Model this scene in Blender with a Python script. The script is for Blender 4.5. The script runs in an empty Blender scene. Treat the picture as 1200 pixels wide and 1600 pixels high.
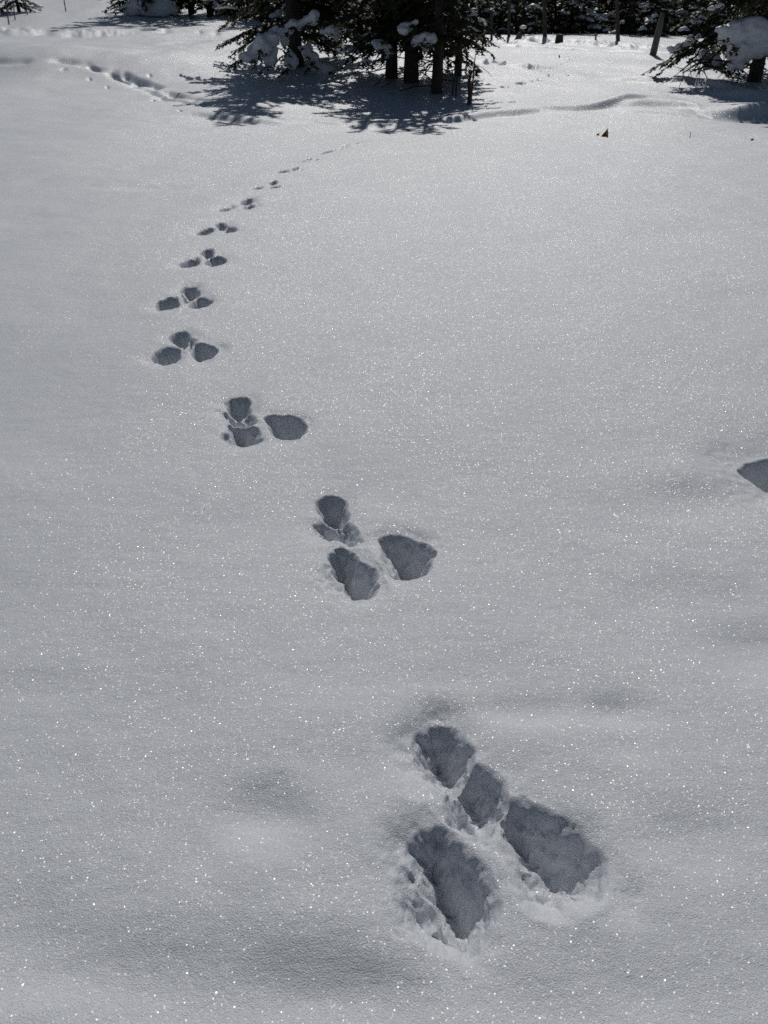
import bpy, bmesh, math, random
import numpy as np
from mathutils import Vector, Matrix, noise as mnoise

scene = bpy.context.scene
C = scene.collection
R = math.radians

# ------------------------------------------------------------------ camera, light, exposure
CAM_H, PITCH, FPX = 1.25, R(34.0), 1202.0
cam_d = bpy.data.cameras.new('camera')
cam = bpy.data.objects.new('camera', cam_d); C.objects.link(cam)
cam.location = (0, 0, CAM_H); cam.rotation_euler = (math.pi/2 - PITCH, 0, 0)
cam_d.sensor_fit = 'VERTICAL'; cam_d.sensor_height = 36.0
cam_d.lens = 18.0 / (800.0/FPX)
cam_d.clip_start = 0.05; cam_d.clip_end = 2000
cam_d.dof.use_dof = True; cam_d.dof.focus_distance = 2.3; cam_d.dof.aperture_fstop = 11.0
scene.camera = cam

SUN_AZ, SUN_EL = R(5.0), R(44.0)
world = bpy.data.worlds.new('World'); scene.world = world; world.use_nodes = True
wn = world.node_tree.nodes; wl = world.node_tree.links
sky = wn.new('ShaderNodeTexSky'); sky.sky_type = 'NISHITA'; sky.sun_disc = False
sky.sun_elevation = SUN_EL; sky.sun_rotation = SUN_AZ; sky.altitude = 600; sky.air_density = 1.0; sky.dust_density = 0.6
bg = wn['Background']; bg.inputs['Strength'].default_value = 0.05
wl.new(sky.outputs['Color'], bg.inputs['Color'])
sun_d = bpy.data.lights.new('sun', 'SUN'); sun_d.energy = 5.0; sun_d.angle = R(0.53); sun_d.color = (1.0, 0.975, 0.94)
sun = bpy.data.objects.new('sun', sun_d); C.objects.link(sun)
sdir = Vector((math.sin(SUN_AZ)*math.cos(SUN_EL), math.cos(SUN_AZ)*math.cos(SUN_EL), math.sin(SUN_EL)))
sun.rotation_euler = sdir.to_track_quat('Z', 'Y').to_euler(); sun.location = (0, 0, 30)
scene.view_settings.view_transform = 'Standard'; scene.view_settings.look = 'None'
scene.view_settings.gamma = 1.0; scene.view_settings.use_curve_mapping = False
scene.view_settings.exposure = -1.38
scene.render.engine = 'CYCLES'
scene.cycles.use_denoising = False
scene.cycles.max_bounces = 8; scene.cycles.diffuse_bounces = 3
scene.cycles.sample_clamp_indirect = 4.0

# ------------------------------------------------------------------ helpers
def hash2(ix, iy, seed):
    h = (ix.astype(np.int64)*374761393 + iy.astype(np.int64)*668265263 + seed*2147483647) & 0xffffffff
    h = ((h ^ (h >> 13))*1274126177) & 0xffffffff
    h = (h ^ (h >> 16)) & 0xffffffff
    return h/2147483647.5 - 1.0
def vnoise(x, y, seed=0):
    x0 = np.floor(x); y0 = np.floor(y); fx = x-x0; fy = y-y0
    fx = fx*fx*fx*(fx*(fx*6-15)+10); fy = fy*fy*fy*(fy*(fy*6-15)+10)
    a = hash2(x0, y0, seed); b = hash2(x0+1, y0, seed); c = hash2(x0, y0+1, seed); d = hash2(x0+1, y0+1, seed)
    return (a*(1-fx)+b*fx)*(1-fy) + (c*(1-fx)+d*fx)*fy
def fbm(x, y, seed=0, octs=4, gain=0.5):
    s = np.zeros(np.shape(x)); a = 1.0
    for i in range(octs):
        s = s + a*vnoise(x*(2**i)+i*17.3, y*(2**i)-i*9.1, seed+i); a *= gain
    return s
def sstep(a, b, x):
    t = np.clip((x-a)/(b-a), 0, 1); return t*t*(3-2*t)

def base(x, y):
    """Height of the snow without the tracks."""
    x = np.asarray(x, float); y = np.asarray(y, float)
    z = -0.10*np.exp(-((y-10.3)/2.4)**2) * sstep(-9, -2, x)
    z = z + 0.42*np.exp(-((x+6.2)/4.6)**2-((y-16.6)/1.7)**2)
    z = z + 0.34*np.exp(-((x-8.2)/3.0)**2-((y-16.6)/2.4)**2)
    z = z + 0.26*np.exp(-((x-0.1)/2.6)**2-((y-15.8)/1.7)**2)
    z = z + 2.0*sstep(34, 85, y)*sstep(10, -12, x) + 1.0*sstep(45, 120, y) - 0.5*sstep(33, 40, y)*sstep(-4, 3, x)
    z = z + 0.030*fbm(x*0.35, y*0.35, 11, 2) + 0.05*sstep(9, 16, y)*fbm(x*0.45, y*0.45, 15, 3)
    z = z + 0.0085*fbm(x*1.3, y*1.5, 21, 3) + 0.010*fbm(x*0.7+3, y*1.1, 27, 2)*sstep(6, 2, y)
    return z

CP, SP = math.cos(PITCH), math.sin(PITCH)
def ray(px, py):
    u = (px-600)/FPX; v = (800-py)/FPX
    return np.array([u, CP + v*SP, -SP + v*CP])
def ground(px, py):
    """Where the pixel's ray meets the untouched snow."""
    d = ray(px, py); t = np.concatenate([np.linspace(0.4, 8, 900), np.geomspace(8.02, 400, 2500)])
    p = d[None, :]*t[:, None]; dz = CAM_H + p[:, 2] - base(p[:, 0], p[:, 1])
    k = np.argmax(dz < 0)
    if k == 0: k = len(t)-1
    f = dz[k-1]/(dz[k-1]-dz[k]); tt = t[k-1]+f*(t[k]-t[k-1])
    q = d*tt; return Vector((q[0], q[1], CAM_H+q[2]))
def at(px, py, y):
    """The point of the pixel's ray at forward distance y."""
    d = ray(px, py); d = d*(y/d[1]); return Vector((d[0], d[1], CAM_H+d[2]))
def ppm(y):           # photo pixels per metre at forward distance y (near eye level)
    return FPX/(y*CP + CAM_H*SP)

def link(o, parent=None):
    C.objects.link(o)
    if parent is not None: o.parent = parent
    return o
def mesh_np(name, V, F, mats, smooth=False, mi=None):
    """V (n,3), F (m,3 or 4) arrays -> mesh."""
    V = np.asarray(V, np.float32); F = np.asarray(F, np.int32); k = F.shape[1]
    me = bpy.data.meshes.new(name)
    me.vertices.add(len(V)); me.vertices.foreach_set('co', V.ravel())
    me.loops.add(F.size); me.loops.foreach_set('vertex_index', F.ravel())
    me.polygons.add(len(F)); me.polygons.foreach_set('loop_start', np.arange(0, F.size, k, dtype=np.int32))
    me.polygons.foreach_set('loop_total', np.full(len(F), k, np.int32))
    if mi is not None: me.polygons.foreach_set('material_index', np.asarray(mi, np.int32))
    me.polygons.foreach_set('use_smooth', np.full(len(F), bool(smooth)))
    for m in mats: me.materials.append(m)
    me.update(calc_edges=True)
    return me
def tag(o, label=None, cat=None, group=None, kind=None):
    for k, v in (('label', label), ('category', cat), ('group', group), ('kind', kind)):
        if v: o[k] = v
    return o
def thing(name, loc, label, cat, group=None, rz=0):
    o = bpy.data.objects.new(name, None); C.objects.link(o); o.location = loc; o.rotation_euler = (0, 0, rz)
    o.empty_display_size = 0.2
    return tag(o, label, cat, group)
def dup(root, loc, rz, label, group, sc=1.0):
    r = root.copy(); C.objects.link(r); r.location = loc; r.rotation_euler = (0, 0, rz); r.scale = (sc, sc, sc)
    r['label'] = label; r['group'] = group
    for ch in root.children:
        c = ch.copy(); C.objects.link(c); c.parent = r
        for g in ch.children:
            d = g.copy(); C.objects.link(d); d.parent = c
    return r

# ------------------------------------------------------------------ materials
def new_mat(name):
    m = bpy.data.materials.new(name); m.use_nodes = True
    return m, m.node_tree.nodes, m.node_tree.links, m.node_tree.nodes['Principled BSDF']
def mathn(n, l, op, a, b=None, c=None):
    q = n.new('ShaderNodeMath'); q.operation = op
    for i, v in enumerate((a, b, c)):
        if v is None: continue
        if isinstance(v, (int, float)): q.inputs[i].default_value = v
        else: l.new(v, q.inputs[i])
    return q.outputs[0]
def vmath(n, l, op, a, b=None):
    q = n.new('ShaderNodeVectorMath'); q.operation = op
    for i, v in enumerate((a, b)):
        if v is None: continue
        if isinstance(v, (tuple, list)): q.inputs[i].default_value = v
        else: l.new(v, q.inputs[i])
    return q

def snow_material(name, glint=1.0, grain=1.0):
    m, n, l, p = new_mat(name)
    p.inputs['Base Color'].default_value = (0.78, 0.808, 0.85, 1)
    p.inputs['Roughness'].default_value = 0.52
    p.inputs['IOR'].default_value = 1.72
    p.inputs['Sheen Weight'].default_value = 0.0
    p.inputs['Sheen Roughness'].default_value = 0.5
    g = n.new('ShaderNodeNewGeometry'); pos = g.outputs['Position']
    # granular relief: crystals of 2-3 mm, crumbs of 1 cm, wind texture of some cm
    def noise(scale, detail=2.0, rough=0.6):
        t = n.new('ShaderNodeTexNoise'); t.inputs['Scale'].default_value = scale
        t.inputs['Detail'].default_value = detail; t.inputs['Roughness'].default_value = rough
        l.new(pos, t.inputs['Vector']); return t.outputs['Fac']
    h = mathn(n, l, 'MULTIPLY', noise(420, 2, 0.7), 0.0024*grain)
    h = mathn(n, l, 'MULTIPLY_ADD', noise(120, 2, 0.65), 0.0012*grain, h)
    mp = vmath(n, l, 'MULTIPLY', pos, (9.0, 26.0, 20.0)).outputs[0]
    t = n.new('ShaderNodeTexNoise'); t.inputs['Scale'].default_value = 1.0; t.inputs['Detail'].default_value = 3.0
    l.new(mp, t.inputs['Vector'])
    h = mathn(n, l, 'MULTIPLY_ADD', t.outputs['Fac'], 0.0030*grain, h)
    b = n.new('ShaderNodeBump'); b.inputs['Strength'].default_value = 1.0; b.inputs['Distance'].default_value = 1.0
    l.new(h, b.inputs['Height']); l.new(b.outputs['Normal'], p.inputs['Normal'])
    # ice facets: cells with a tilt of their own that mirror the sun
    patch = mathn(n, l, 'MULTIPLY_ADD', noise(2.6, 3, 0.55), 1.8, -0.25)
    def facets(scale, radius, chance, tilt):
        v = n.new('ShaderNodeTexVoronoi'); v.feature = 'F1'; v.inputs['Scale'].default_value = scale
        l.new(pos, v.inputs['Vector'])
        sx = n.new('ShaderNodeSeparateColor'); l.new(v.outputs['Color'], sx.inputs[0])
        wnz = n.new('ShaderNodeTexWhiteNoise'); wnz.noise_dimensions = '3D'; l.new(v.outputs['Position'], wnz.inputs['Vector'])
        mask = mathn(n, l, 'MULTIPLY', mathn(n, l, 'LESS_THAN', v.outputs['Distance'], radius), mathn(n, l, 'LESS_THAN', wnz.outputs['Value'], mathn(n, l, 'MULTIPLY', patch, chance)))
        q = vmath(n, l, 'SUBTRACT', v.outputs['Color'], (0.5, 0.5, 0.5)).outputs[0]
        q = vmath(n, l, 'MULTIPLY', q, (tilt, tilt, 0.2)).outputs[0]
        return mask, q, wnz.outputs['Color']
    m1, q1, c1 = facets(360, 0.48, 1.3, 0.70)
    m2, q2, c2 = facets(210, 0.30, 1.0, 0.85)
    m3, q3, c3 = facets(95, 0.046, 0.7, 1.1)
    def mixv(f, a_, b_):
        mx = n.new('ShaderNodeMix'); mx.data_type = 'VECTOR'; l.new(f, mx.inputs['Factor']); l.new(a_, mx.inputs[4]); l.new(b_, mx.inputs[5]); return mx.outputs[1]
    nn = vmath(n, l, 'ADD', g.outputs['Normal'], mixv(m3, mixv(m2, q1, q2), q3)).outputs[0]
    l.new(vmath(n, l, 'NORMALIZE', nn).outputs[0], p.inputs['Coat Normal'])
    l.new(mathn(n, l, 'MULTIPLY', mathn(n, l, 'MAXIMUM', mathn(n, l, 'MAXIMUM', m1, m2), m3), glint), p.inputs['Coat Weight'])
    rs = n.new('ShaderNodeSeparateColor'); l.new(mixv(m2, c1, c2), rs.inputs[0])
    ro = mathn(n, l, 'MULTIPLY_ADD', rs.outputs[1], 0.20, 0.23)
    l.new(mathn(n, l, 'MULTIPLY_ADD', m3, -0.12, ro), p.inputs['Coat Roughness'])
    p.inputs['Coat IOR'].default_value = 1.45
    return m
SNOW = snow_material('snow')
SNOW_LOAD = snow_material('snow_on_boughs', 0.25, 1.0)

def bark_material(name, col, dark):
    m, n, l, p = new_mat(name)
    tc = n.new('ShaderNodeTexCoord')
    mp = vmath(n, l, 'MULTIPLY', tc.outputs['Object'], (34, 34, 9)).outputs[0]
    t = n.new('ShaderNodeTexNoise'); t.inputs['Scale'].default_value = 1.0; t.inputs['Detail'].default_value = 5; l.new(mp, t.inputs['Vector'])
    r = n.new('ShaderNodeValToRGB'); r.color_ramp.elements[0].position = 0.35; r.color_ramp.elements[1].position = 0.7
    r.color_ramp.elements[0].color = dark; r.color_ramp.elements[1].color = col
    l.new(t.outputs['Fac'], r.inputs[0]); l.new(r.outputs[0], p.inputs['Base Color'])
    b = n.new('ShaderNodeBump'); b.inputs['Distance'].default_value = 0.02; l.new(t.outputs['Fac'], b.inputs['Height']); l.new(b.outputs[0], p.inputs['Normal'])
    p.inputs['Roughness'].default_value = 0.9
    return m
BARK = bark_material('spruce_bark', (0.085, 0.068, 0.055, 1), (0.03, 0.024, 0.02, 1))
GREY_WOOD = bark_material('weathered_wood', (0.20, 0.18, 0.16, 1), (0.08, 0.07, 0.06, 1))
BROWN_WOOD = bark_material('broken_wood', (0.12, 0.085, 0.055, 1), (0.04, 0.03, 0.022, 1))
def needle_material():
    m, n, l, p = new_mat('spruce_needles')
    g = n.new('ShaderNodeNewGeometry')
    t = n.new('ShaderNodeTexNoise'); t.inputs['Scale'].default_value = 3.5; t.inputs['Detail'].default_value = 3; l.new(g.outputs['Position'], t.inputs['Vector'])
    r = n.new('ShaderNodeValToRGB'); r.color_ramp.elements[0].position = 0.3; r.color_ramp.elements[1].position = 0.72
    r.color_ramp.elements[0].color = (0.030, 0.046, 0.022, 1); r.color_ramp.elements[1].color = (0.090, 0.098, 0.036, 1)
    l.new(t.outputs['Fac'], r.inputs[0]); l.new(r.outputs[0], p.inputs['Base Color'])
    p.inputs['Roughness'].default_value = 0.6; p.inputs['Specular IOR Level'].default_value = 0.25
    return m
NEEDLE = needle_material()

# ------------------------------------------------------------------ tracks pressed into the snow
def crop(pts, ox, oy, s): return [(ox+x*s, oy+y*s) for x, y in pts]
K6 = (580, 1080, 0.35); K5 = (480, 760, 220/1200.); K3 = (340, 610, 0.125); K4 = (220, 430, 140/1200.); KB = (270, 300, 0.125); KC = (380, 180, 0.25)
# (outline in photo pixels, depth m, wall width m, roughness, group id)
PR = []
def pr(pts, k, depth, wall, rough, gid): PR.append((crop(pts, *k), depth, wall, rough, gid))
# first bound
pr([(212,235),(240,182),(288,150),(335,150),(372,182),(402,222),(430,262),(426,335),(420,400),(404,426),(380,436),(332,400),(282,350),(246,302),(230,258)], K6, .085, .030, .6, 0)
pr([(424,352),(470,345),(530,372),(575,412),(586,490),(574,520),(556,562),(541,612),(515,640),(491,625),(476,600),(432,582),(390,560),(376,520),(388,450),(408,430)], K6, .088, .026, .6, 0)
pr([(208,672),(240,628),(285,615),(335,650),(390,700),(440,748),(490,810),(515,860),(522,920),(512,1000),(492,1050),(445,1100),(416,1112),(385,1080),(350,1040),(322,960),(298,900),(240,845),(222,760)], K6, .108, .045, .7, 0)
pr([(232,840),(180,790),(140,850),(120,930),(140,995),(185,1045),(235,1065),(300,1095),(350,1110),(402,1112),(372,1060),(330,980),(300,905)], K6, .046, .055, 2.6, 0)
pr([(580,558),(610,515),(680,504),(750,538),(850,580),(920,630),(970,690),(1012,742),(1020,830),(1003,885),(950,862),(900,850),(830,862),(790,820),(760,770),(690,735),(640,660),(605,600)], K6, .092, .045, .8, 0)
pr([(645,720),(655,830),(680,905),(730,950),(800,985),(870,995),(940,955),(1005,915),(1012,870),(900,840),(800,800),(740,740)], K6, .046, .065, 2.4, 0)
# second bound
pr([(108,130),(160,85),(250,92),(300,120),(318,180),(306,260),(275,300),(235,318),(195,300),(160,265),(120,215)], K5, .105, .022, .6, 1)
pr([(70,310),(120,290),(180,318),(245,335),(300,300),(350,300),(385,350),(410,390),(445,440),(440,458),(368,478),(300,455),(250,437),(180,430),(120,395)], K5, .055, .024, 1.4, 1)
pr([(210,575),(270,532),(330,540),(385,575),(405,612),(480,655),(540,700),(555,745),(530,790),(560,830),(545,880),(495,915),(440,925),(390,930),(355,905),(335,850),(330,800),(280,760),(245,690),(230,620)], K5, .125, .026, .8, 1)
pr([(170,650),(110,710),(112,790),(145,855),(230,878),(310,885),(345,905),(340,840),(300,775),(245,720),(225,660)], K5, .044, .05, 2.6, 1)
pr([(640,430),(690,408),(790,415),(900,450),(1000,490),(1072,545),(1060,580),(1025,600),(1025,690),(985,740),(930,765),(850,772),(780,755),(730,725),(760,660),(720,600),(690,540),(655,480)], K5, .125, .026, .8, 1)
pr([(655,480),(650,560),(670,640),(715,712),(760,738),(790,700),(730,610),(690,530)], K5, .035, .025, 2.2, 1)
# third bound
pr([(120,140),(170,105),(270,88),(360,98),(392,140),(370,190),(395,240),(350,285),(290,308),(235,300),(205,268),(160,235),(155,190)], K3, .105, .022, .6, 2)
pr([(80,255),(160,270),(240,310),(310,315),(350,290),(400,280),(460,330),(460,380),(410,415),(330,402),(270,402),(190,378),(125,345)], K3, .055, .024, 1.4, 2)
pr([(140,425),(230,405),(320,420),(390,455),(470,480),(500,520),(485,575),(530,605),(480,630),(400,655),(330,672),(255,660),(215,590),(175,500)], K3, .110, .024, .8, 2)
pr([(60,520),(140,520),(190,560),(220,610),(250,660),(150,645),(60,610),(30,560)], K3, .035, .026, 2.5, 2)
pr([(618,335),(700,310),(800,320),(880,302),(960,320),(1040,370),(1078,430),(1045,470),(1070,500),(1000,560),(930,582),(830,585),(770,565),(715,510),(690,430)], K3, .120, .024, .8, 2)
# fourth and fifth bounds
pr([(395,810),(480,765),(570,748),(625,775),(640,820),(610,860),(600,940),(555,940),(490,890),(430,850)], K4, .10, .026, .6, 3)
pr([(620,870),(660,835),(720,850),(722,890),(680,930),(660,985),(630,1018),(570,1012),(590,960),(605,910)], K4, .06, .022, .8, 3)
pr([(150,1090),(180,1040),(270,985),(360,960),(460,970),(500,1010),(495,1085),(430,1130),(300,1155),(210,1140)], K4, .115, .03, 1.0, 3)
pr([(690,960),(730,920),(840,922),(930,945),(1020,980),(985,1050),(930,1098),(800,1112),(735,1085),(710,1020)], K4, .12, .03, .8, 3)
pr([(540,185),(600,148),(730,140),(735,195),(770,205),(775,240),(700,285),(650,305),(610,270)], K4, .10, .028, .7, 4)
pr([(525,262),(580,285),(632,335),(580,340),(545,310)], K4, .05, .02, 1.0, 4)
pr([(195,405),(270,340),(370,300),(460,295),(485,345),(465,400),(340,435),(240,438)], K4, .115, .03, 1.0, 4)
pr([(630,400),(700,325),(760,285),(860,290),(915,325),(925,355),(860,395),(770,432),(700,428)], K4, .115, .03, 1.0, 4)
# sixth to eighth
pr([(355,745),(400,718),(495,710),(500,750),(490,790),(440,828),(400,790)], KB, .10, .03, .7, 5)
pr([(80,885),(180,835),(280,818),(318,865),(295,900),(200,918),(110,915)], KB, .115, .03, 1.0, 5)
pr([(415,885),(490,820),(560,802),(630,815),(655,850),(600,885),(480,912)], KB, .115, .03, 1.0, 5)
pr([(540,395),(590,378),(660,378),(665,410),(630,440),(600,475),(570,440)], KB, .10, .03, .7, 6)
pr([(300,490),(380,460),(450,446),(510,455),(480,490),(400,518),(330,515)], KB, .115, .035, .8, 6)
pr([(630,440),(680,420),(780,435),(798,462),(730,490),(660,505)], KB, .11, .035, .8, 6)
pr([(575,210),(640,182),(745,162),(750,185),(690,212),(590,220)], KB, .11, .035, .6, 7)
pr([(860,110),(920,75),(985,75),(970,110),(930,130),(905,155),(880,140)], KB, .10, .03, .6, 7)
pr([(900,170),(950,150),(1015,150),(1010,170),(930,190),(880,185)], KB, .09, .03, .6, 7)
# ninth onwards: small dark dashes
for pts, gid in (([(40,462),(80,447),(122,442),(118,456),(80,464)], 8), ([(155,420),(185,410),(215,412),(205,430),(180,438)], 8), ([(160,448),(190,440),(230,436),(222,448),(180,456)], 8),
            ([(205,356),(240,345),(285,340),(280,352),(240,360)], 9), ([(300,332),(330,322),(352,325),(335,338),(310,345)], 9), ([(320,346),(345,338),(378,335),(350,348)], 9),
            ([(335,292),(365,284),(392,283),(370,292)], 10), ([(390,272),(420,266),(432,272),(412,281)], 10), ([(430,280),(450,274),(475,275),(445,284)], 10),
            ([(465,248),(510,228),(550,216),(580,214),(560,227),(520,236)], 11), ([(590,216),(612,208),(614,214)], 11), ([(612,198),(640,190),(645,196),(625,202)], 11), ([(620,186),(665,180),(660,187)], 11), ([(696,180),(720,168),(742,160),(738,168),(712,180)], 11),
            ([(880,126),(915,120),(912,126)], 12), ([(1018,96),(1040,84),(1058,83),(1040,96)], 12), ([(1070,74),(1100,68),(1098,75)], 12), ([(1115,70),(1148,63),(1140,71)], 12)):
    pr(pts, KC, .13, .05, .4, gid)
# the deep hole at the photo's right edge
PR.append(([(1160,726),(1174,714),(1200,707),(1240,702),(1275,712),(1285,732),(1262,750),(1225,756),(1200,754),(1176,742)], .42, .05, .2, 13))
# a second animal's trail that leads to the forest, upper right
K7 = (740, 70, 0.15)
for cx, cy, rx, ry, gid in ((140,482,60,9,14),(115,488,34,7,14),(320,441,50,9,14),(345,436,22,7,14),(490,405,60,9,14),(520,398,26,7,14),(625,376,26,6,14),(685,369,26,8,14),
                       (120,597,28,9,15),(175,596,34,7,15),(275,610,28,8,15),(400,613,40,9,15),(460,602,20,5,15),(25,579,25,5,15),
                       (725,272,18,7,16),(765,272,15,13,16),(812,240,12,16,16),(812,270,12,8,16),(855,228,16,7,16),(900,203,14,7,16),(963,181,14,6,16),(1015,152,20,7,16),(980,122,10,5,16),
                       (800,320,20,14,16),(845,324,16,9,16),(985,315,12,8,16),(310,207,55,7,17),(150,188,50,6,17),(610,242,40,6,17)):
    a = np.linspace(0, 2*np.pi, 11)[:-1]
    PR.append(([(K7[0]+(cx+rx*math.cos(t))*.15, K7[1]+(cy+ry*math.sin(t))*.15) for t in a], .16, .07, .3, gid))

# soft old dents: photo pixel, half width m, half length m, depth m
DENTS = [(408,1270,.085,.06,.020),(375,1335,.10,.06,-.006),(968,1108,.075,.05,.016),(800,1108,.13,.04,.010),(985,1160,.07,.05,.008),(1190,1010,.12,.10,.022),
         (1090,780,.16,.16,.018),(1110,740,.20,.10,-.016),(190,1520,.30,.08,.010),(40,1600,.14,.06,-.012),(520,1560,.2,.06,.012),(330,1440,.3,.06,-.006),(1080,1310,.09,.06,.008),(70,1075,.12,.06,.006),
         (1180,460,.25,.12,.012),(20,340,.3,.2,.015),(250,292,.55,.12,.02),(560,1180,.2,.08,.006),(900,1560,.25,.07,.010),(1120,930,.18,.08,.010),(320,1330,.06,.05,.006),(50,1440,.12,.06,.007),(700,1060,.3,.08,.007)]
# furrows: pixels along them, half width m, depth m, unevenness
SCARPS = [   # pixels along the crest, height m, half width m
    ([(300,178),(400,190),(440,194)], .030, .10), ([(486,191),(530,196),(580,198)], .014, .07), ([(575,199),(620,197)], .012, .07), ([(690,190),(740,186),(790,180),(845,175)], .040, .09),
    ([(850,172),(900,171),(960,164),(1010,160)], .040, .08), ([(960,166),(1020,167),(1060,169),(1090,175)], .05, .12), ([(1085,176),(1110,182),(1150,184),(1210,186),(1270,188)], .09, .10), ([(1150,184),(1215,181),(1270,180)], .07, .10),
    ([(1080,133),(1100,140),(1124,149)], .10, .10), ([(1130,155),(1152,159)], .09, .10), ([(1168,160),(1240,165)], .09, .12), ([(980,126),(1012,126)], .05, .12), ([(1000,176),(1090,184)], .03, .10), ([(760,98),(790,100)], .07, .12), ([(815,105),(840,107)], .06, .12)]
FURROWS = [
    ([(-20,97),(15,98),(40,97)], .20, .05, .4), ([(90,93),(120,97),(150,104),(172,112),(200,124),(230,140),(262,153),(290,158),(320,166)], .30, .040, 1.4), ([(195,115),(240,133),(275,147),(310,155)], .18, .07, 1.6),
    ([(140,104),(152,110)], .12, .12, .3), ([(175,115),(195,124)], .12, .12, .3),
    ([(235,49),(300,51),(350,53),(400,55)], .3, .16, .4), ([(805,72),(860,74),(930,78),(1000,80),(1090,86)], .35, .2, .4), ([(745,63),(800,66),(860,64)], .3, .15, .8), ([(750,70),(800,72)], .3, .14, .8),
]
SPOTS = [(99,109),(168,137),(281,174),(234,119),(239,157),(140,124)]
for sx, sy in SPOTS:
    a = np.linspace(0, 2*np.pi, 9)[:-1]
    PR.append(([(sx+4*math.cos(t), sy+1.3*math.sin(t)) for t in a], .10, .05, .3, 18))

# ------------------------------------------------------------------ the snow field: one sheet, fine where the tracks are
def cols():
    a = []; t = -52.0
    while t < 52.0:
        a.append(t); t += 0.076 if -19 < t < 22 else 0.17
    a.append(52.0)
    a += list(np.arange(58, 308, 6.0))
    return np.radians(np.array(a))
def rows():
    r = [0.30]
    while r[-1] < 400:
        x = r[-1]
        r.append(x + (0.0034 if x < 1.75 else 0.0021*x if x < 2.7 else 0.0034*x if x < 9 else 0.0030*x if x < 13.5 else 0.0050*x if x < 20 else 0.0075*x if x < 32 else 0.035*x))
    return np.array(r)
th, rr = cols(), rows(); nc, nr = len(th), len(rr)
TH, RR = np.meshgrid(th, rr)
X = RR*np.sin(TH); Y = RR*np.cos(TH)
Z = base(X, Y)
fade = sstep(14, 4, RR)
Z += fade*(0.0020*fbm(X*4.5, Y*5.5, 31, 3) + 0.0004*fbm(X*40, Y*40, 41, 2))
for px, py, a, b, d in DENTS:
    g = ground(px, py); q = ((X-g.x)/a)**2 + ((Y-g.y)/b)**2
    mk = q < 12
    qn = q[mk]*(1+0.25*vnoise(X[mk]*9, Y[mk]*9, 5))
    Z[mk] -= 1.15*d*np.exp(-qn)
def seg_dist(x, y, pts, closed):
    d = np.full(x.shape, 1e9); n = len(pts)
    for i in range(n if closed else n-1):
        ax, ay = pts[i]; bx, by = pts[(i+1) % n]
        ex, ey = bx-ax, by-ay; L = ex*ex+ey*ey+1e-12
        t = np.clip(((x-ax)*ex+(y-ay)*ey)/L, 0, 1)
        d = np.minimum(d, np.hypot(x-ax-t*ex, y-ay-t*ey))
    return d
def inside(x, y, pts):
    c = np.zeros(x.shape, bool); n = len(pts)
    for i in range(n):
        ax, ay = pts[i]; bx, by = pts[(i+1) % n]
        if ay == by: continue
        hit = ((ay > y) != (by > y)) & (x < (bx-ax)*(y-ay)/(by-ay)+ax)
        c ^= hit
    return c
for pts, hgt, hw in SCARPS:
    P = np.array([tuple(ground(*p)[:2]) for p in pts]); P = P[np.argsort(P[:, 0])]
    x0, x1 = P[0, 0], P[-1, 0]
    mk = (X > x0-.6) & (X < x1+.6) & (Y > P[:, 1].min()-1.0) & (Y < P[:, 1].max()+4)
    x, y = X[mk], Y[mk]
    hw = max(hw, .08) + .06*(hgt > .08); hgt *= 1.35 if hgt <= .08 else 1.0
    sd_ = y - np.interp(x, P[:, 0], P[:, 1]) + .05*vnoise(x*2.2, y*0+2.5, 5) + .10*vnoise(x*.7, y*0+1.5, 6)
    e = sstep(x0-.4, x0+.25*(x1-x0), x)*sstep(x1+.4, x1-.25*(x1-x0), x)
    Z[mk] += hgt*e*(sstep(-hw, hw, sd_)*np.exp(-np.clip(sd_, 0, 9)/.9) - .35*np.exp(-((sd_+hw*1.3)/(hw*1.2))**2))
for pts, hw, dep, un in FURROWS:
    hw *= .5; dep *= .9
    P = [tuple(ground(*p)[:2]) for p in pts]
    xs = [p[0] for p in P]; ys = [p[1] for p in P]
    mk = (X > min(xs)-3*hw) & (X < max(xs)+3*hw) & (Y > min(ys)-3*hw) & (Y < max(ys)+3*hw)
    x, y = X[mk], Y[mk]
    wx = 0.5*hw*vnoise(x*1.6, y*1.6, 7); wy = 0.5*hw*vnoise(x*1.6, y*1.6, 8)
    d = seg_dist(x+wx, y+wy, P, False)/hw
    e = np.minimum(np.hypot(x-P[0][0], y-P[0][1]), np.hypot(x-P[-1][0], y-P[-1][1]))
    amp = 1 + un*fbm(x*2.5, y*2.5, 9, 3)
    Z[mk] -= dep*np.clip(amp, 0, 2)*np.exp(-d**2*1.6)
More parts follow.
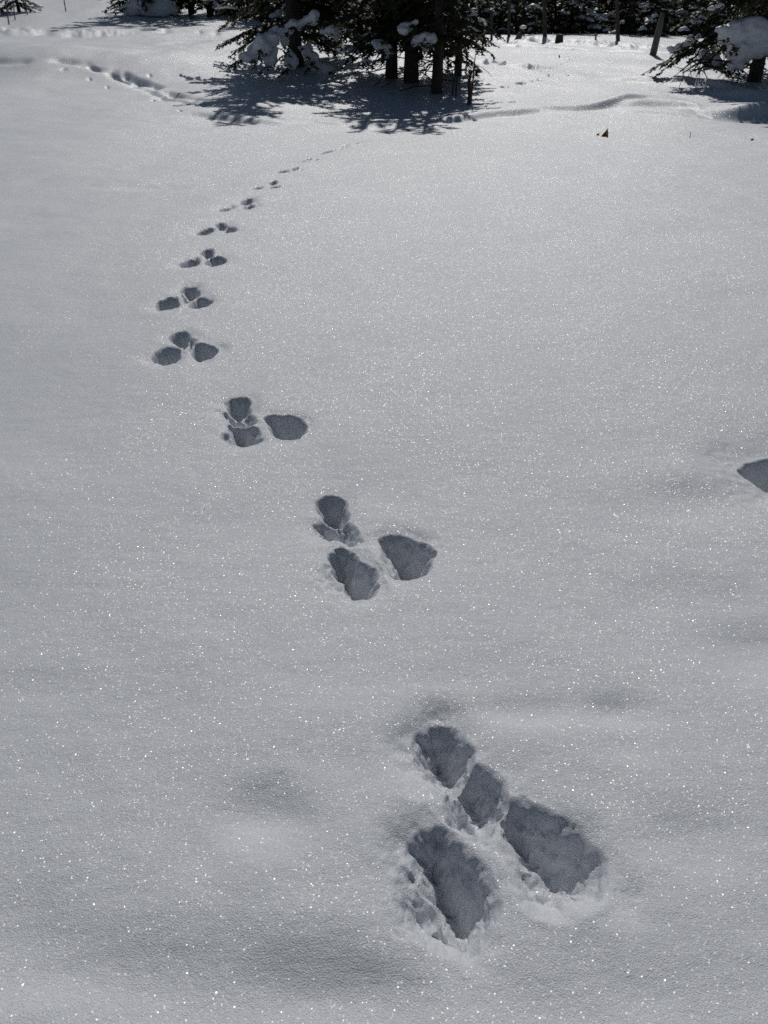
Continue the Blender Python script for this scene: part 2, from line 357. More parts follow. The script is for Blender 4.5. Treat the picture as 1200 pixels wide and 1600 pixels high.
# a trodden, lumpy ski track beyond the knoll, and the lumpy verge before the forest
for poly, amp in (([(-30,45),(60,44),(120,45),(180,49),(250,50),(180,56),(60,56),(-30,57)], .16), ([(750,60),(860,58),(960,66),(1090,74),(1090,82),(960,76),(860,70),(750,68)], .10)):
    P = [tuple(ground(*p)[:2]) for p in poly]
    xs = [p[0] for p in P]; ys = [p[1] for p in P]
    mk = (X > min(xs)) & (X < max(xs)) & (Y > min(ys)) & (Y < max(ys))
    x, y = X[mk], Y[mk]
    w = inside(x, y, P)*np.clip(seg_dist(x, y, P, True)/0.6, 0, 1)
    Z[mk] += w*amp*fbm(x*2.4, y*0.9, 51, 3)
PID = np.full(X.shape, -1, np.int16)
Z0 = Z.copy()
CUT = np.zeros(X.shape); SAG = np.zeros(X.shape)
for i, (pts, dep, wall, rough, gid) in enumerate(PR):
    P = [tuple(ground(*p)[:2]) for p in pts]
    xs = [p[0] for p in P]; ys = [p[1] for p in P]; mgn = 0.10 if gid != 13 else .35
    mk = (X > min(xs)-mgn) & (X < max(xs)+mgn) & (Y > min(ys)-mgn) & (Y < max(ys)+mgn)
    x, y = X[mk], Y[mk]
    k = min(rough, 1.2)
    wx = 0.0030*k*fbm(x*50, y*50, 61, 2) + 0.005*fbm(x*16, y*16, 63, 2); wy = 0.0030*k*fbm(x*50, y*50, 67, 2) + 0.005*fbm(x*16, y*16, 69, 2)
    xw, yw = x+wx, y+wy
    sd = seg_dist(xw, yw, P, True)*np.where(inside(xw, yw, P), 1, -1) + (.008 if gid == 0 else .001 if gid < 3 else .005 if gid < 8 else .0)
    prof = sstep(-0.016 if gid < 3 else -.010, wall+.014, sd)
    fl = 1 + 0.11*rough*fbm(x*16, y*16, 71+i, 3) + 0.07*fbm(x*60, y*60, 77, 2)
    c = dep*prof*np.clip(fl, 0.25, 1.6)
    sag = (.024 if gid == 0 else .060 if gid == 13 else .012)*np.exp(-(np.clip(-sd, 0, 9)/(.048 if gid == 0 else .040 if gid != 13 else .13))**2)*(np.clip(.8+.7*vnoise(x*9, y*9, 91), 0, 2) if gid != 13 else .55)*(1.0 if gid < 8 or gid == 13 else 0)
    if rough > 2: sag *= .4
    SAG[mk] = np.maximum(SAG[mk], sag)
    lip = 0.0015*np.exp(-((sd+0.012)/0.010)**2)*(0.7+0.8*vnoise(x*40, y*40, 83))*(1.0 if RR[mk].min() < 4 else 0)
    old = CUT[mk]
    new = np.maximum(old, c)
    CUT[mk] = new
    Z[mk] += np.where(old < 0.004, lip, 0)
    pid = PID[mk]; take = (sd > -0.008) & (c >= old); pid[take] = i; PID[mk] = pid
Z -= CUT + SAG

V = np.stack([X.ravel(), Y.ravel(), Z.ravel()], 1)
V = np.vstack([V, [[0, 0, float(base(0, 0))]]]); cv = len(V)-1
ir, ic = np.meshgrid(np.arange(nr-1), np.arange(nc), indexing='ij')
jc = (ic+1) % nc
F = np.stack([ir*nc+ic, ir*nc+jc, (ir+1)*nc+jc, (ir+1)*nc+ic], -1).reshape(-1, 4)[:, ::-1]
# crumbs: the snow inside and round the near prints is pushed about in all three directions
ck = np.where(((CUT + SAG*.7).ravel() > .004) & (RR.ravel() < 5) & (X.ravel() < 1.15))[0]
for i_ in ck:
    q = V[i_]; w = min(1.0, (CUT.flat[i_]+.4*SAG.flat[i_])/.02); v3 = Vector(q)
    V[i_] = q + w*(.0075*np.array(mnoise.noise_vector(v3*32)) + .0030*np.array(mnoise.noise_vector(v3*85+Vector((7, 3, 1)))) + .0016*np.array(mnoise.noise_vector(v3*190)))
# a vertex normal for every point, so that the cut-out prints keep the sheet's shading
def vnormals(V, F):
    a = V[F[:, 2]]-V[F[:, 0]]; b = V[F[:, 3]]-V[F[:, 1]]
    n = np.cross(a, b); N = np.zeros_like(V)
    for k in range(4):
        for c_ in range(3): N[:, c_] += np.bincount(F[:, k], weights=n[:, c_], minlength=len(V))
    N /= np.maximum(np.linalg.norm(N, axis=1, keepdims=True), 1e-20)
    return N
VN = vnormals(V, F); VN[cv] = (0, 0, 1)
pf = PID.ravel()[F]                       # a face belongs to a print when all its corners do
fid = np.where((pf >= 0).all(1), pf.max(1), -1)
def submesh(name, faces, mat):
    u, inv = np.unique(faces, return_inverse=True)
    me = mesh_np(name, V[u], inv.reshape(faces.shape), [mat], True)
    me.normals_split_custom_set_from_vertices(VN[u].astype(np.float32))
    return me
fan = np.stack([np.full(nc, cv), np.arange(nc), (np.arange(nc)+1) % nc], 1)
gm = submesh('snow_field', F[fid < 0], SNOW)
field = link(bpy.data.objects.new('snow_field', gm)); field['kind'] = 'structure'
fanm = mesh_np('snow_near_feet', V, fan[:, ::-1], [SNOW], True)
fo = link(bpy.data.objects.new('snow_near_feet', fanm), field)
for i, (pts, dep, wall, rough, gid) in enumerate(PR):
    fs = F[fid == i]
    if len(fs) < 2: continue
    nm = 'snow_hole' if gid == 13 else 'paw_print'
    o = link(bpy.data.objects.new(nm, submesh(nm, fs, SNOW)), field)
PRINT_N = len(PR)

def zat(x, y):
    """Height of the finished sheet near a point (nearest vertex)."""
    t = math.atan2(x, y); r = math.hypot(x, y)
    return float(Z[min(np.searchsorted(rr, r), nr-1), int(np.argmin(np.abs(th-t)))])

# ------------------------------------------------------------------ spruces
def tube(path, rad, sides=6, cap=True):
    path = np.asarray(path, float); n = len(path); vs = []; fs = []
    for i in range(n):
        t = path[min(i+1, n-1)]-path[max(i-1, 0)]; t = t/(np.linalg.norm(t)+1e-9)
        a = np.cross(t, (0, 0, 1) if abs(t[2]) < .9 else (1, 0, 0)); a /= np.linalg.norm(a); b = np.cross(t, a)
        for k in range(sides):
            q = 2*math.pi*k/sides; vs.append(path[i]+rad[i]*(math.cos(q)*a+math.sin(q)*b))
    for i in range(n-1):
        for k in range(sides):
            k2 = (k+1) % sides
            p0, p1, p2, p3 = i*sides+k, i*sides+k2, (i+1)*sides+k2, (i+1)*sides+k
            fs += [(p0, p1, p2), (p0, p2, p3)]
    if cap:
        vs.append(path[-1]); c = len(vs)-1
        for k in range(sides): fs.append(((n-1)*sides+k, (n-1)*sides+(k+1) % sides, c))
    return np.array(vs), np.array(fs)
class Acc:
    def __init__(s): s.v = []; s.f = []; s.n = 0
    def add(s, v, f): s.v.append(v); s.f.append(f+s.n); s.n += len(v)
    def build(s, name, mat, parent=None, smooth=False):
        me = mesh_np(name, np.vstack(s.v), np.vstack(s.f), [mat], smooth)
        return link(bpy.data.objects.new(name, me), parent)
def bough_path(b, az, L, rise, droop, n=7):
    s = np.linspace(0, 1, n); d = np.array([math.cos(az), math.sin(az), 0])
    p = b[None, :] + d[None, :]*(L*s)[:, None]; p[:, 2] += rise*L*s - droop*L*s**2
    return p
def needles(path, L, rng, acc, dens=1.0, size=1.0):
    """Side twigs with needle tufts along a bough."""
    n = max(5, int(L*30*dens)); seg = len(path)-1
    s = np.sort(rng.uniform(0.12, 1.0, n)); i = np.minimum((s*seg).astype(int), seg-1); f = (s*seg-i)[:, None]
    p = path[i]*(1-f)+path[i+1]*f; t = path[i+1]-path[i]; t /= np.linalg.norm(t, axis=1, keepdims=True)
    side = np.where(rng.random(n) < .5, 1., -1.)[:, None]
    perp = np.cross(t, (0, 0, 1.)); perp /= np.linalg.norm(perp, axis=1, keepdims=True)+1e-9
    tl = np.clip(0.42*L*(1.05-s), 0.10, 0.55)*rng.uniform(.6, 1.2, n)
    td = t*rng.uniform(.5, 1.0, (n, 1)) + side*perp*rng.uniform(.3, 1.0, (n, 1)) + np.array([0, 0, 1.])*rng.uniform(-.55, .12, (n, 1))
    td /= np.linalg.norm(td, axis=1, keepdims=True)
    step = 0.042*size; cnt = np.maximum(2, (tl/step).astype(int))
    k = np.repeat(np.arange(n), cnt); j = np.concatenate([np.arange(c) for c in cnt])
    q = p[k]+td[k]*(j*step)[:, None]; D = td[k]; m = len(k)
    up = np.array([0, 0, 1.]); S = np.cross(D, up); S /= np.linalg.norm(S, axis=1, keepdims=True)+1e-9
    for sg in (1., -1.):
        tip = q + D*(0.04*size*rng.uniform(.6, 1.2, (m, 1))) + sg*S*(0.036*size*rng.uniform(.6, 1.3, (m, 1))) + up*rng.uniform(-.03, .02, (m, 1))*size
        v = np.stack([q-D*.012*size, q+D*.05*size, tip], 1).reshape(-1, 3)
        acc.add(v, np.arange(3*m).reshape(-1, 3))
ICO = None
def ico(sub):
    bm = bmesh.new(); bmesh.ops.create_icosphere(bm, subdivisions=sub, radius=1)
    v = np.array([q.co[:] for q in bm.verts]); f = np.array([[w.index for w in q.verts] for q in bm.faces]); bm.free()
    return v, f
ICO2, ICO3 = ico(2), ico(3)
def lump(c, r, rng, src=None, amp=.22):
    v, f = src or ICO2
    o = rng.uniform(0, 50, 3)
    n = np.array([mnoise.noise(Vector(q*1.3+o)) for q in v])[:, None] + .5*np.array([mnoise.noise(Vector(q*3.1+o)) for q in v])[:, None]
    return c+v*(1+amp*n)*np.asarray(r), f

def spruce_parts(root, h, rmax, z0, trunk_r, seed, dens=1.0, size=1.0, whorl=.20, per=6, snow=0.5, bare=(0, 0), lean=(0, 0), keep=None, snow_len=(.05, .12), droop=.20, single=True):
    rng = np.random.default_rng(seed)
    tp = []; tr = []
    for s in np.linspace(0, 1, 14):
        tp.append((lean[0]*s*h+.03*math.sin(5*s+seed), lean[1]*s*h+.03*math.cos(4*s+seed), s*h-.25 if s == 0 else s*h)); tr.append(trunk_r*(1.18 if s == 0 else 1)*(1-.93*s)+.004)
    a = Acc(); a.add(*tube(tp, tr, 9)); a.build('trunk', BARK, root, True)
    def tx(z): s = z/h; return np.array([lean[0]*z, lean[1]*z, z])
    crown, sticks, sn = Acc(), Acc(), Acc()
    z = z0
    while z < h*.98:
        u = (z-z0)/(h-z0); Rr = rmax*(1-u)**.75*rng.uniform(.85, 1.1)+.10
        low = 1 if u > .08 else .85
        for k in range(per+3 if u < .22 and single else per if u < .35 else per-2):
            az = rng.uniform(0, 2*math.pi); L = Rr*rng.uniform(.65, 1.12)*low
            if keep is not None and not keep(az, z): continue
            b = tx(z+rng.uniform(-.09, .09)); dr = droop*rng.uniform(.5, 1.6)+(.10 if u < .3 else 0); ri = rng.uniform(-.05, .22)-(.12 if u < .25 else -.1*u)
            p = bough_path(b, az, L, ri, dr)
            sticks.add(*tube(p, np.linspace(.016*L+.006, .004, len(p)), 4))
            needles(p, L, rng, crown, dens, size)
            if rng.random() < snow and L > .45:
                for _ in range(rng.integers(1, 4)):
                    s = rng.uniform(.35, .98); i = min(int(s*6), 5); q = p[i]+(p[i+1]-p[i])*(s*6-i)
                    w = rng.uniform(*snow_len)*min(1.3, .6+L*.5)
                    e = w*rng.uniform(.8, 2.4); f = w*rng.uniform(.4, .75); ca, sa = math.cos(az), math.sin(az)
                    v_, f_ = lump(np.zeros(3), (e, f, w*rng.uniform(.25, .5)), rng, None, .38)
                    v_ = np.stack([v_[:, 0]*ca-v_[:, 1]*sa, v_[:, 0]*sa+v_[:, 1]*ca, v_[:, 2]-np.abs(v_[:, 0])*.25], 1)+q+np.array([0, 0, w*.2])
                    if single:
                        me = mesh_np('snow_clump', v_, f_, [SNOW_LOAD], True); link(bpy.data.objects.new('snow_clump', me), root)
                    else: sn.add(v_, f_)
        z += whorl*rng.uniform(.8, 1.2)*(1+.5*u)
    crown.build('crown', NEEDLE, root); sticks.build('branches', BARK, root)['kind'] = 'stuff'
    if sn.n: sn.build('bough_snow', SNOW_LOAD, root, True)['kind'] = 'stuff'
    if bare[1] > bare[0]:
        dd = Acc()
        for _ in range(int((bare[1]-bare[0])*26)):
            zz = rng.uniform(*bare); az = rng.uniform(0, 2*math.pi); L = rng.uniform(.25, .9)
            p = bough_path(tx(zz), az, L, rng.uniform(-.3, .25), rng.uniform(.1, .7), 6); p[1:] += rng.normal(0, .02, p[1:].shape)
            dd.add(*tube(p, np.linspace(.010, .003, 6), 4))
            for _ in range(rng.integers(1, 4)):
                i = rng.integers(2, 6); q = p[i]; e = q+rng.normal(0, .13, 3); dd.add(*tube([q, (q+e)/2+rng.normal(0, .015, 3), e], [.005, .004, .002], 3))
        dd.build('dead_twigs', BARK, root)

def snow_clump(parent, blobs, y, name='snow_clump', voxel=.03, label=None, flat=.8, mat=None, nd=None):
    """A lump of snow made of merged balls; blobs are photo pixels (x, y, rx, ry) at forward distance y."""
    a = Acc(); s = 1/ppm(y); rng = np.random.default_rng(int(blobs[0][0]*7+blobs[0][1]))
    for bx, by, rx, ry in blobs:
        c = np.array(at(bx, by, y+rng.uniform(-.06, .06)))
        a.add(*lump(c, (rx*s, min(rx, ry)*s*flat, ry*s*.95), rng, ICO3, .30))
        if nd is not None:
            for _ in range(2):
                L_ = rx*s*rng.uniform(1.6, 2.6); p0 = c+np.array([rng.uniform(-.4, .4)*rx*s, rng.uniform(-.1, .15), ry*s*rng.uniform(-.9, .2)])
                az_ = rng.choice([rng.uniform(-.7, .7), math.pi+rng.uniform(-.7, .7), -math.pi/2+rng.uniform(-.6, .6)])
                needles(bough_path(p0, az_, L_, rng.uniform(-.2, .1), .35), L_, rng, nd, 1.1, .8)
    V_ = np.vstack(a.v); o0 = V_.mean(0); me = mesh_np(name, V_, np.vstack(a.f), [mat or SNOW_LOAD], True)
    o = link(bpy.data.objects.new(name, me))
    rm = o.modifiers.new('merge', 'REMESH'); rm.mode = 'VOXEL'; rm.voxel_size = voxel; rm.use_smooth_shade = True
    sm = o.modifiers.new('soften', 'SMOOTH'); sm.factor = .5; sm.iterations = 5
    tx = bpy.data.textures.get('snow_lumps') or bpy.data.textures.new('snow_lumps', 'CLOUDS'); tx.noise_scale = .14; tx.noise_depth = 2
    dp = o.modifiers.new('lumps', 'DISPLACE'); dp.texture = tx; dp.texture_coords = 'GLOBAL'; dp.strength = .11; dp.mid_level = .5
    dg = bpy.context.evaluated_depsgraph_get()
    m2 = bpy.data.meshes.new_from_object(o.evaluated_get(dg)); o.modifiers.clear(); o.data = m2
    if parent is not None:
        bpy.context.view_layer.update()
        o.parent = parent; o.matrix_parent_inverse = parent.matrix_world.inverted()
    if label: o['label'] = label
    return o

def base_at(px, py):
    g = ground(px, py); g.z = zat(g.x, g.y); return g
G_MAIN = 'spruces of the clump across the snow'
# T1: the broad tree at the left of the clump
g1 = base_at(463, 103)
t1 = thing('spruce_tree', g1, 'broad spruce at the left end of the middle clump, its low boughs buried in snow', 'tree', G_MAIN)
spruce_parts(t1, 4.5, 1.9, .55, .13, 3, .95, 1.0, .17, 7, .10, (0, 0), droop=.16, snow_len=(.06, .15), keep=lambda az, z: z > 1.15 or math.sin(az) > -.25)
g5 = base_at(680, 146)
t5 = thing('spruce_tree', g5, 'tall dark spruce nearest the viewer in the middle clump, beside the broken stems', 'tree', G_MAIN)
spruce_parts(t5, 3.2, .82, .78, .085, 7, 1.1, .9, .17, 6, .07, (.1, .95))
g3 = base_at(610, 122)
t3 = thing('spruce_tree', g3, 'spruce with a bare lower trunk and grey snow hanging beside it, mid clump', 'tree', G_MAIN)
spruce_parts(t3, 3.9, 1.2, .62, .095, 13, 1.0, .9, .17, 6, .07, (.1, 1.1))
g4 = base_at(645, 128)
t4 = thing('spruce_tree', g4, 'spruce with a thick bare trunk under the twin snow clumps, mid clump', 'tree', G_MAIN)
spruce_parts(t4, 3.7, 1.15, .66, .115, 17, 1.0, .9, .17, 6, .07, (.1, 1.1))
g6 = base_at(718, 118)
t6 = thing('spruce_tree', g6, 'slender spruce at the right edge of the middle clump with a feathery low bough', 'tree', G_MAIN)
spruce_parts(t6, 3.0, .50, .30, .06, 23, 1.1, .9, .17, 5, .10, (.05, .8))
g2 = base_at(560, 72)
t2 = thing('spruce_tree', g2, 'spruce standing behind the middle clump with snow on its level low bough', 'tree', G_MAIN)
spruce_parts(t2, 3.0, 1.5, .55, .13, 29, 1.0, 1.1, .19, 6, .12, (.2, 1.0), snow_len=(.06, .15))
NDS = {}
for bl, y, par in (([(384,90,12,9),(398,81,14,13),(412,70,14,16),(424,60,12,12),(422,86,12,16)], g1.y-1.50, t1), ([(446,50,12,7),(432,49,10,7),(445,66,6,11)], g1.y-1.25, t1), ([(462,40,16,9),(482,32,12,9),(492,24,8,11)], g1.y-1.35, t1),
               ([(512,48,13,6),(525,54,8,9)], g1.y-1.45, t1), ([(455,97,11,12),(452,85,7,9)], g1.y-1.25, t1), ([(482,80,10,10),(474,74,9,5),(490,90,8,9)], g1.y-0.95, t1), ([(505,106,18,8),(492,103,12,8)], g1.y-.9, t1),
               ([(545,50,16,5),(560,49,9,4)], g2.y-1.65, t2), ([(598,72,13,8),(605,80,9,9),(590,66,8,5)], g3.y-.80, t3), ([(636,42,13,8),(628,48,9,6),(648,36,7,6)], g4.y-.95, t4), ([(664,58,16,8),(652,66,12,7),(676,62,8,9)], g4.y-1.05, t4), ([(668,76,12,7)], g4.y-1.05, t4)):
    nd_ = NDS.setdefault(par.name, (par, Acc()))[1]
    snow_clump(par, bl, y, voxel=.024, nd=nd_)

# ------------------------------------------------------------------ right-hand snowy spruce
gr = base_at(1180, 128)
tr_ = thing('spruce_tree', gr, 'spruce at the right edge with a huge hanging slab of snow on its low bough', 'tree')
spruce_parts(tr_, 5.4, 1.75, .80, .10, 37, 1.25, 1.0, .15, 8, .08, (.1, .5), droop=.2, snow_len=(.06, .15), keep=lambda az, z: z > 1.55 or math.sin(az) > -.1)
NR = Acc(); NDS['right'] = (tr_, NR)
snow_clump(tr_, [(1150,50,24,18),(1176,48,26,20),(1138,58,16,12),(1160,78,24,22),(1186,72,22,16),(1152,98,14,14),(1208,58,20,24),(1128,48,12,8)], gr.y-.9, voxel=.030, nd=NR)
snow_clump(tr_, [(1055,77,12,7),(1068,72,11,8),(1080,60,8,7),(1092,54,7,4)], gr.y-.6, voxel=.022, nd=NR)
snow_clump(tr_, [(1100,86,11,8),(1112,96,16,12),(1124,104,12,8)], gr.y-.2, voxel=.03, nd=NR)
snow_clump(tr_, [(1112,13,10,5),(1124,9,9,4)], gr.y-.9, voxel=.025)
rng = np.random.default_rng(5)
lb = Acc()
for (x0, y0, x1, y1, dy) in ((1100,92,1062,112,-.2),(1110,96,1066,115,-.3),(1125,106,1080,112,-.2),(1150,60,1046,84,-.5),(1160,110,1100,92,-.1),(1120,70,1085,108,-.3),(1195,100,1150,112,-.3),(1130,100,1170,118,-.4)):
    a_, b_ = np.array(at(x0, y0, gr.y+dy)), np.array(at(x1, y1, gr.y+dy-.25)); m_ = (a_+b_)/2+np.array([0, 0, .05])
    lb.add(*tube([a_, m_, b_], [.022, .016, .007], 5))
    for _ in range(9):
        s = rng.random(); q = a_+(b_-a_)*s; e = q+rng.normal(0, .17, 3)+(b_-a_)*.08; lb.add(*tube([q, (q+e)/2+rng.normal(0, .02, 3), e], [.007, .005, .002], 3))
o = lb.build('dead_branches', BARK); bpy.context.view_layer.update(); o.parent = tr_; o.matrix_parent_inverse = tr_.matrix_world.inverted()
lf = Acc()
for (x0, y0, x1, y1) in ((1098,56,1046,88),(1110,40,1075,62),(1085,75,1050,92)):
    a_, b_ = np.array(at(x0, y0, gr.y-.5)), np.array(at(x1, y1, gr.y-.7)); p_ = np.linspace(a_, b_, 7); needles(p_, float(np.linalg.norm(b_-a_)), rng, lf, 1.6, .9)
bpy.context.view_layer.update()
for par, ac in NDS.values():
    o = ac.build('drooping_needles', NEEDLE); o.parent = par; o.matrix_parent_inverse = par.matrix_world.inverted(); o['kind'] = 'stuff'
o = lf.build('low_bough', NEEDLE); o.parent = tr_; o.matrix_parent_inverse = tr_.matrix_world.inverted()

# ------------------------------------------------------------------ forest behind
G_Y = 'young spruces along the forest edge'; G_F = 'tall spruces of the forest behind'
protoY = []
for k in range(3):
    L_ = 'young snow-flecked spruce in the dark row at the forest edge'
    r_ = thing('spruce_tree', (0, 0, 0), L_, 'tree', G_Y)
    spruce_parts(r_, 3.2, 1.15, .12, .06, 101+k, .85, 1.5, .22, 5, .45, (0, 0), snow_len=(.07, .17), single=False)
    protoY.append(r_)
protoF = []
for k in range(2):
    r_ = thing('spruce_tree', (0, 0, 0), 'tall spruce in the dark forest behind the open snow', 'tree', G_F)
    spruce_parts(r_, 8.5, 1.9, .5, .14, 201+k, .65, 2.2, .34, 5, .3, (0, 0), snow_len=(.10, .24), single=False)
    protoF.append(r_)
rng = np.random.default_rng(77)
usedY = [False]*3; usedF = [False]*2
def place(proto, used, k, loc, sc, lab=None):
    o = proto[k] if not used[k] else dup(proto[k], loc, 0, proto[k]['label'], proto[k]['group'])
    used[k] = True
    o.location = loc; o.rotation_euler = (0, 0, rng.uniform(0, 6.28)); o.scale = (sc, sc, sc)
    if lab: o['label'] = lab
    return o
def fz(x, y): return float(base(x, y))
for px in np.arange(700, 1330, 24):                       # front row, from pixel columns at about 33 m
    y = 34.5+rng.uniform(-.8, 1.2)+(px-740)*.0035*-1; p = at(px+rng.uniform(-8, 8), 40, y); place(protoY, usedY, rng.integers(0, 3), (p.x, p.y, fz(p.x, p.y)-.1), rng.uniform(.75, 1.1))
for px in np.arange(560, 1400, 26):
    y = 38+rng.uniform(-1, 1.5); p = at(px+rng.uniform(-10, 10), 40, y); place(protoY, usedY, rng.integers(0, 3), (p.x, p.y, fz(p.x, p.y)-.1), rng.uniform(1.0, 1.5))
for y0 in (46, 53, 61):
    for px in np.arange(-250 if y0 > 60 else 430, 1500, 38):
        y = y0+rng.uniform(-2, 2); p = at(px+rng.uniform(-14, 14), 40, y+(24 if px < 430 else 0)); place(protoF, usedF, rng.integers(0, 2), (p.x, p.y, fz(p.x, p.y)-.1), rng.uniform(.8, 1.15))
# the front-row tree nearest to a landmark is named by it
row = [o for o in C.objects if o.get('group') == G_Y and 33 < o.location.y < 36.8]
for px, lab in ((1028, 'young snow-flecked spruce right behind the leaning grey dead trunk'), (873, 'young snow-flecked spruce right behind the short flat-topped stump'), (811, 'young snow-flecked spruce behind the leaning snow-capped stump'),
        (756, 'young snow-flecked spruce behind the slim post with the round snow cap'), (931, 'young snow-flecked spruce standing over the small reddish stem'), (966, 'young snow-flecked spruce behind the dark bare trunk right of the reddish stem'), (1085, 'young snow-flecked spruce just left of the big right-hand spruce, in the dark row')):
    o = min((o for o in row if o['label'].endswith('forest edge')), key=lambda o: abs(o.location.x-at(px, 40, o.location.y).x)); o['label'] = lab
# trees beyond the knoll at the left
gl = base_at(30, 19)
place(protoF, usedF, 0, gl, .62, 'single dark spruce trunk at the far left, between the thin stakes')
for px, py, sc, lab in ((222, 24, 1.25, 'dark spruce half buried in the left part of the big shaded snow mound'), (262, 20, 1.1, 'young spruce rising from the middle of the big shaded snow mound'), (300, 22, 1.2, 'young spruce just right of the big shaded snow mound'),
        (330, 26, 1.2, 'young spruce behind the left boughs of the broad buried spruce'), (-30, 22, 1.3, 'young spruce cut by the left edge, beyond the thin stakes'), (375, 22, 1.2, 'young spruce right behind the broad buried spruce'), (188, 18, .55, 'small dark spruce tip at the left foot of the shaded snow mound')):
    g = base_at(px, py); k = rng.integers(0, 3); big = px in (222, 262, 300, 330)
    place(protoF if big else protoY, usedF if big else usedY, k % 2 if big else k, g, sc*.95 if big else sc, lab)
ms = base_at(232, 24)
mound = snow_clump(None, [(205,15,18,10),(225,8,22,16),(250,10,22,14),(240,20,26,6),(270,16,12,8)], ms.y-.8, 'snow_mound', voxel=.08)
tag(mound, 'large shaded mound of snow around the young spruces far at the left', 'snow mound')

# ------------------------------------------------------------------ sticks, stems and small finds
def stick(name, px0, py0, px1, py1, r, mat, label, cat, group=None, dy=0., bend=.0):
    g = base_at(px0, py0); t = at(px1, py1, g.y+dy); a_ = np.zeros(3); b_ = np.array(t-g)
    m_ = b_*.5+np.array([bend, 0, 0]); a = Acc(); a.add(*tube([a_-b_*.15, a_, m_, b_*.8+np.array([bend*.4, 0, 0]), b_], [r*1.1, r, r*.9, r*.75, r*.45], 6))
    o = a.build(name, mat, None, True); o.location = g; return tag(o, label, cat, group)
GS = 'thin stakes in the snow at the upper left'
stick('stake', 14, 38, 6, -12, .030, GREY_WOOD, 'thin dark stake nearest the left edge, standing in lit snow', 'stake', GS)
stick('stake', 24, 31, 18, -12, .025, GREY_WOOD, 'thin stake second from the left edge, just behind the first', 'stake', GS)
stick('stake', 43, 23, 38, -8, .025, GREY_WOOD, 'short thin stake right of the tree trunk at the far left', 'stake', GS)
stick('stake', 103, 18, 98, -12, .03, GREY_WOOD, 'lone thin stake left of the big shaded snow mound', 'stake', GS)
sp_ = thing('broken_stem', base_at(732, 166), 'ragged broken stem snapped at knee height in front of the middle clump', 'stem')
a = Acc(); s_ = 1/ppm(sp_.location.y); H_ = 46*s_
rng = np.random.default_rng(9)
pth = [(-.02, 0, -.08), (0, 0, 0), (.012, 0, H_*.35), (-.012, 0, H_*.7), (.018, 0, H_)]
a.add(*tube(pth, [.030, .027, .030, .024, .012], 7)); a.build('stem', BROWN_WOOD, sp_, True)
a = Acc()
for k in range(4): q = np.array([.015+rng.normal(0, .01), 0, H_*.9]); a.add(*tube([q, q+np.array([rng.normal(0, .02), 0, rng.uniform(.05, .1)])], [.008, .001], 4))
a.build('splinter', BROWN_WOOD, sp_)
st = thing('dead_sapling', base_at(735.5, 164), 'thin upright dead sapling with side twigs beside the broken stem', 'sapling')
a = Acc(); H2 = 68*s_
a.add(*tube([(0, 0, -.08), (0, 0, 0), (.01, 0, H2*.4), (.018, 0, H2*.75), (.025, 0, H2)], [.015, .014, .013, .010, .005], 6)); a.build('stem', BROWN_WOOD, st, True)
for z_, dx, dz in ((.62, .10, -.07), (.4, .06, .08), (.75, -.05, .06), (.3, -.07, .03)):
    a = Acc(); q = np.array([.015, 0, H2*z_]); a.add(*tube([q, q+np.array([dx*.5, -.02, dz*.6]), q+np.array([dx, -.03, dz])], [.006, .005, .002], 4)); a.build('twig', BROWN_WOOD, st)
for px, py, tx_, ty_, lab in ((707,150,706,108,'thin bare stem just right of the nearest trunk, the left one of a pair'), (712,153,711,100,'thin bare stem just right of the nearest trunk, the right one of a pair'), (728,114,727,70,'thin dark stem between the slender spruce and the dead sapling')):
    stick('bare_sapling', px, py, tx_, ty_, .014, BARK, lab, 'stem', 'thin bare stems by the middle clump', bend=.02)
# leaning grey pole and stumps at the forest edge
stick('leaning_pole', 1020, 86, 1036, 20, .085, GREY_WOOD, 'grey leaning dead trunk standing in front of the forest edge', 'dead tree')
def stump(px, py, w, h, lean, label, mat, cap):
    g = base_at(px, py); s = 1/ppm(g.y); r = thing('stump', g, label, 'stump')
    H = h*s; W = w*s/2; a = Acc()
    a.add(*tube([(0, 0, -.2), (0, 0, .0), (lean*H*.5, 0, H*.55), (lean*H, 0, H)], [W*1.25, W*1.1, W*.95, W*.85], 11)); o = a.build('trunk', mat, r, False)
    if cap:
        a = Acc(); a.add(*lump(np.array([lean*H, 0, H+.03]), (W*1.25, W*1.2, W*.6), np.random.default_rng(int(px)), ICO2, .15)); a.build('snow_cap', SNOW_LOAD, r, True)
stump(873, 69, 13, 14, 0, 'short dark stump with a flat top at the forest edge', BARK, False)
stump(808, 63, 9, 17, .45, 'leaning snow-capped stump before the dark trees', GREY_WOOD, True)
stump(756, 62, 4, 11, 0, 'slim post with a round cap of snow right of the middle clump', GREY_WOOD, True)
stick('dead_tree', 768, 62, 769, -20, .045, BARK, 'straight dark bare trunk beside the snow-capped post', 'dead tree')
m, n, l, p = new_mat('red_bark'); p.inputs['Base Color'].default_value = (.35, .05, .04, 1); p.inputs['Roughness'].default_value = .7
for px, py, r_, tp, lab in ((795,58,.07,797,'dark bare trunk rising behind the leaning snow-capped stump'), (851,62,.09,850,'dark bare trunk just left of the short flat stump'), (966,68,.08,963,'dark bare trunk between the reddish stem and the leaning grey pole')):
    stick('dead_tree', px, py, tp, -60, r_*.8, BARK, lab, 'dead tree', 'bare trunks at the forest edge')
stick('red_stem', 930, 67, 931, 50, .028, m, 'small reddish stem at the foot of the dark forest', 'stem')
stick('twig', 1078, 214, 1079, 206, .004, GREY_WOOD, 'thin upright twig poking out of the snow right of the dead leaf', 'twig')
stick('twig', 775+99, 90, 874, 86, .02, GREY_WOOD, 'tiny dark twig on the slope before the short stump', 'twig')

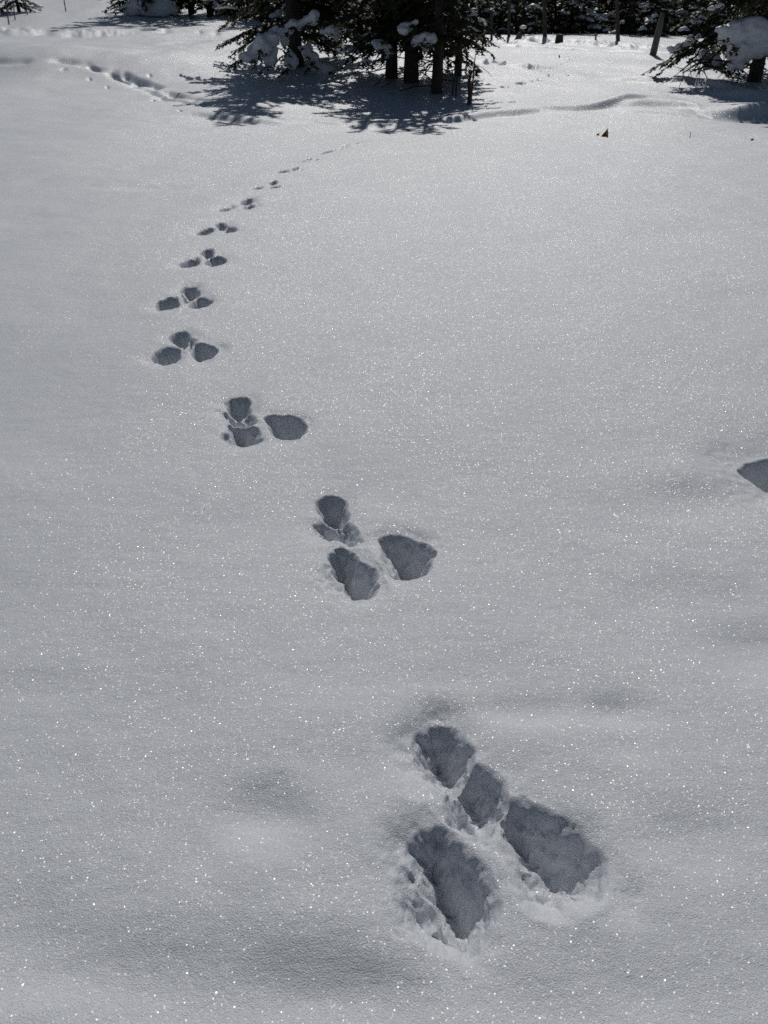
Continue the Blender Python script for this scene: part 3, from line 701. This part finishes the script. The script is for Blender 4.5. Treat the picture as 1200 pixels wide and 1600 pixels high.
# dead leaf: two curled halves with a rib
m, n, l, p = new_mat('dead_leaf')
tc = n.new('ShaderNodeTexCoord'); t = n.new('ShaderNodeTexNoise'); t.inputs['Scale'].default_value = 60; l.new(tc.outputs['Object'], t.inputs['Vector'])
rp = n.new('ShaderNodeValToRGB'); rp.color_ramp.elements[0].color = (.11, .06, .025, 1); rp.color_ramp.elements[1].color = (.60, .37, .14, 1); rp.color_ramp.elements[0].position = .35; rp.color_ramp.elements[1].position = .65
l.new(t.outputs['Fac'], rp.inputs[0]); l.new(rp.outputs[0], p.inputs['Base Color']); p.inputs['Roughness'].default_value = .7
tl_ = n.new('ShaderNodeBsdfTranslucent'); l.new(rp.outputs[0], tl_.inputs[0]); mxs = n.new('ShaderNodeMixShader'); mxs.inputs[0].default_value = .6
l.new(p.outputs[0], mxs.inputs[1]); l.new(tl_.outputs[0], mxs.inputs[2]); l.new(mxs.outputs[0], n['Material Output'].inputs[0])
LEAF = m
def leaf_mesh(name, W, H, curl, seed, parent=None):
    rg = np.random.default_rng(seed); nu, nv = 9, 9; vs = []; fs = []
    for i in range(nv):
        v = i/(nv-1); w = W*math.sin(math.pi*(1-v)*.5)**.8*(1+.08*rg.normal())
        for j in range(nu):
            u = j/(nu-1)*2-1; a_ = u*curl
            vs.append((w*math.sin(a_)/max(curl, .2), .8*W*(1-math.cos(a_))-.012*v, H*v+.004*rg.normal()*(abs(u) > .8)))
    for i in range(nv-1):
        for j in range(nu-1): q = i*nu+j; fs.append((q, q+1, q+nu+1, q+nu))
    me = mesh_np(name, vs, fs, [LEAF], True); o = link(bpy.data.objects.new(name, me), parent)
    sd = o.modifiers.new('thick', 'SOLIDIFY'); sd.thickness = .0016
    return o
gl_ = base_at(946, 213); s_ = 1/ppm(gl_.y)
lr = thing('dead_leaf', gl_, 'curled brown dead leaf standing upright in the snow', 'leaf', None, R(20))
o = leaf_mesh('blade', 5.2*s_, 12.5*s_, 1.25, 3, lr); o.location = (0, 0, -.01); o.rotation_euler = (R(-6), R(7), R(-35))
o = leaf_mesh('blade', 4.2*s_, 9*s_, .9, 4, lr); o.location = (-.028, .01, -.01); o.rotation_euler = (R(8), R(28), R(30))
a = Acc(); a.add(*tube([(0, -.005, -.02), (0, -.008, 6*s_), (.004, -.012, 12.5*s_)], [.003, .0025, .001], 5)); a.build('stalk', LEAF, lr)
gs_ = base_at(934, 211.5); o = leaf_mesh('leaf_scrap', 3.0*s_, 4.2*s_, 1.0, 8); o.location = gs_+Vector((0, 0, -.005)); o.rotation_euler = (R(-15), R(28), R(15)); tag(o, 'small dark leaf scrap left of the curled dead leaf', 'leaf')
gs_ = base_at(1175, 219.5); o = leaf_mesh('leaf_scrap', 3.4*s_, 3.8*s_, 1.0, 9); o.location = gs_+Vector((0, 0, -.005)); o.rotation_euler = (R(-20), R(35), R(10)); tag(o, 'small dark leaf scrap near the right edge, on open snow', 'leaf')
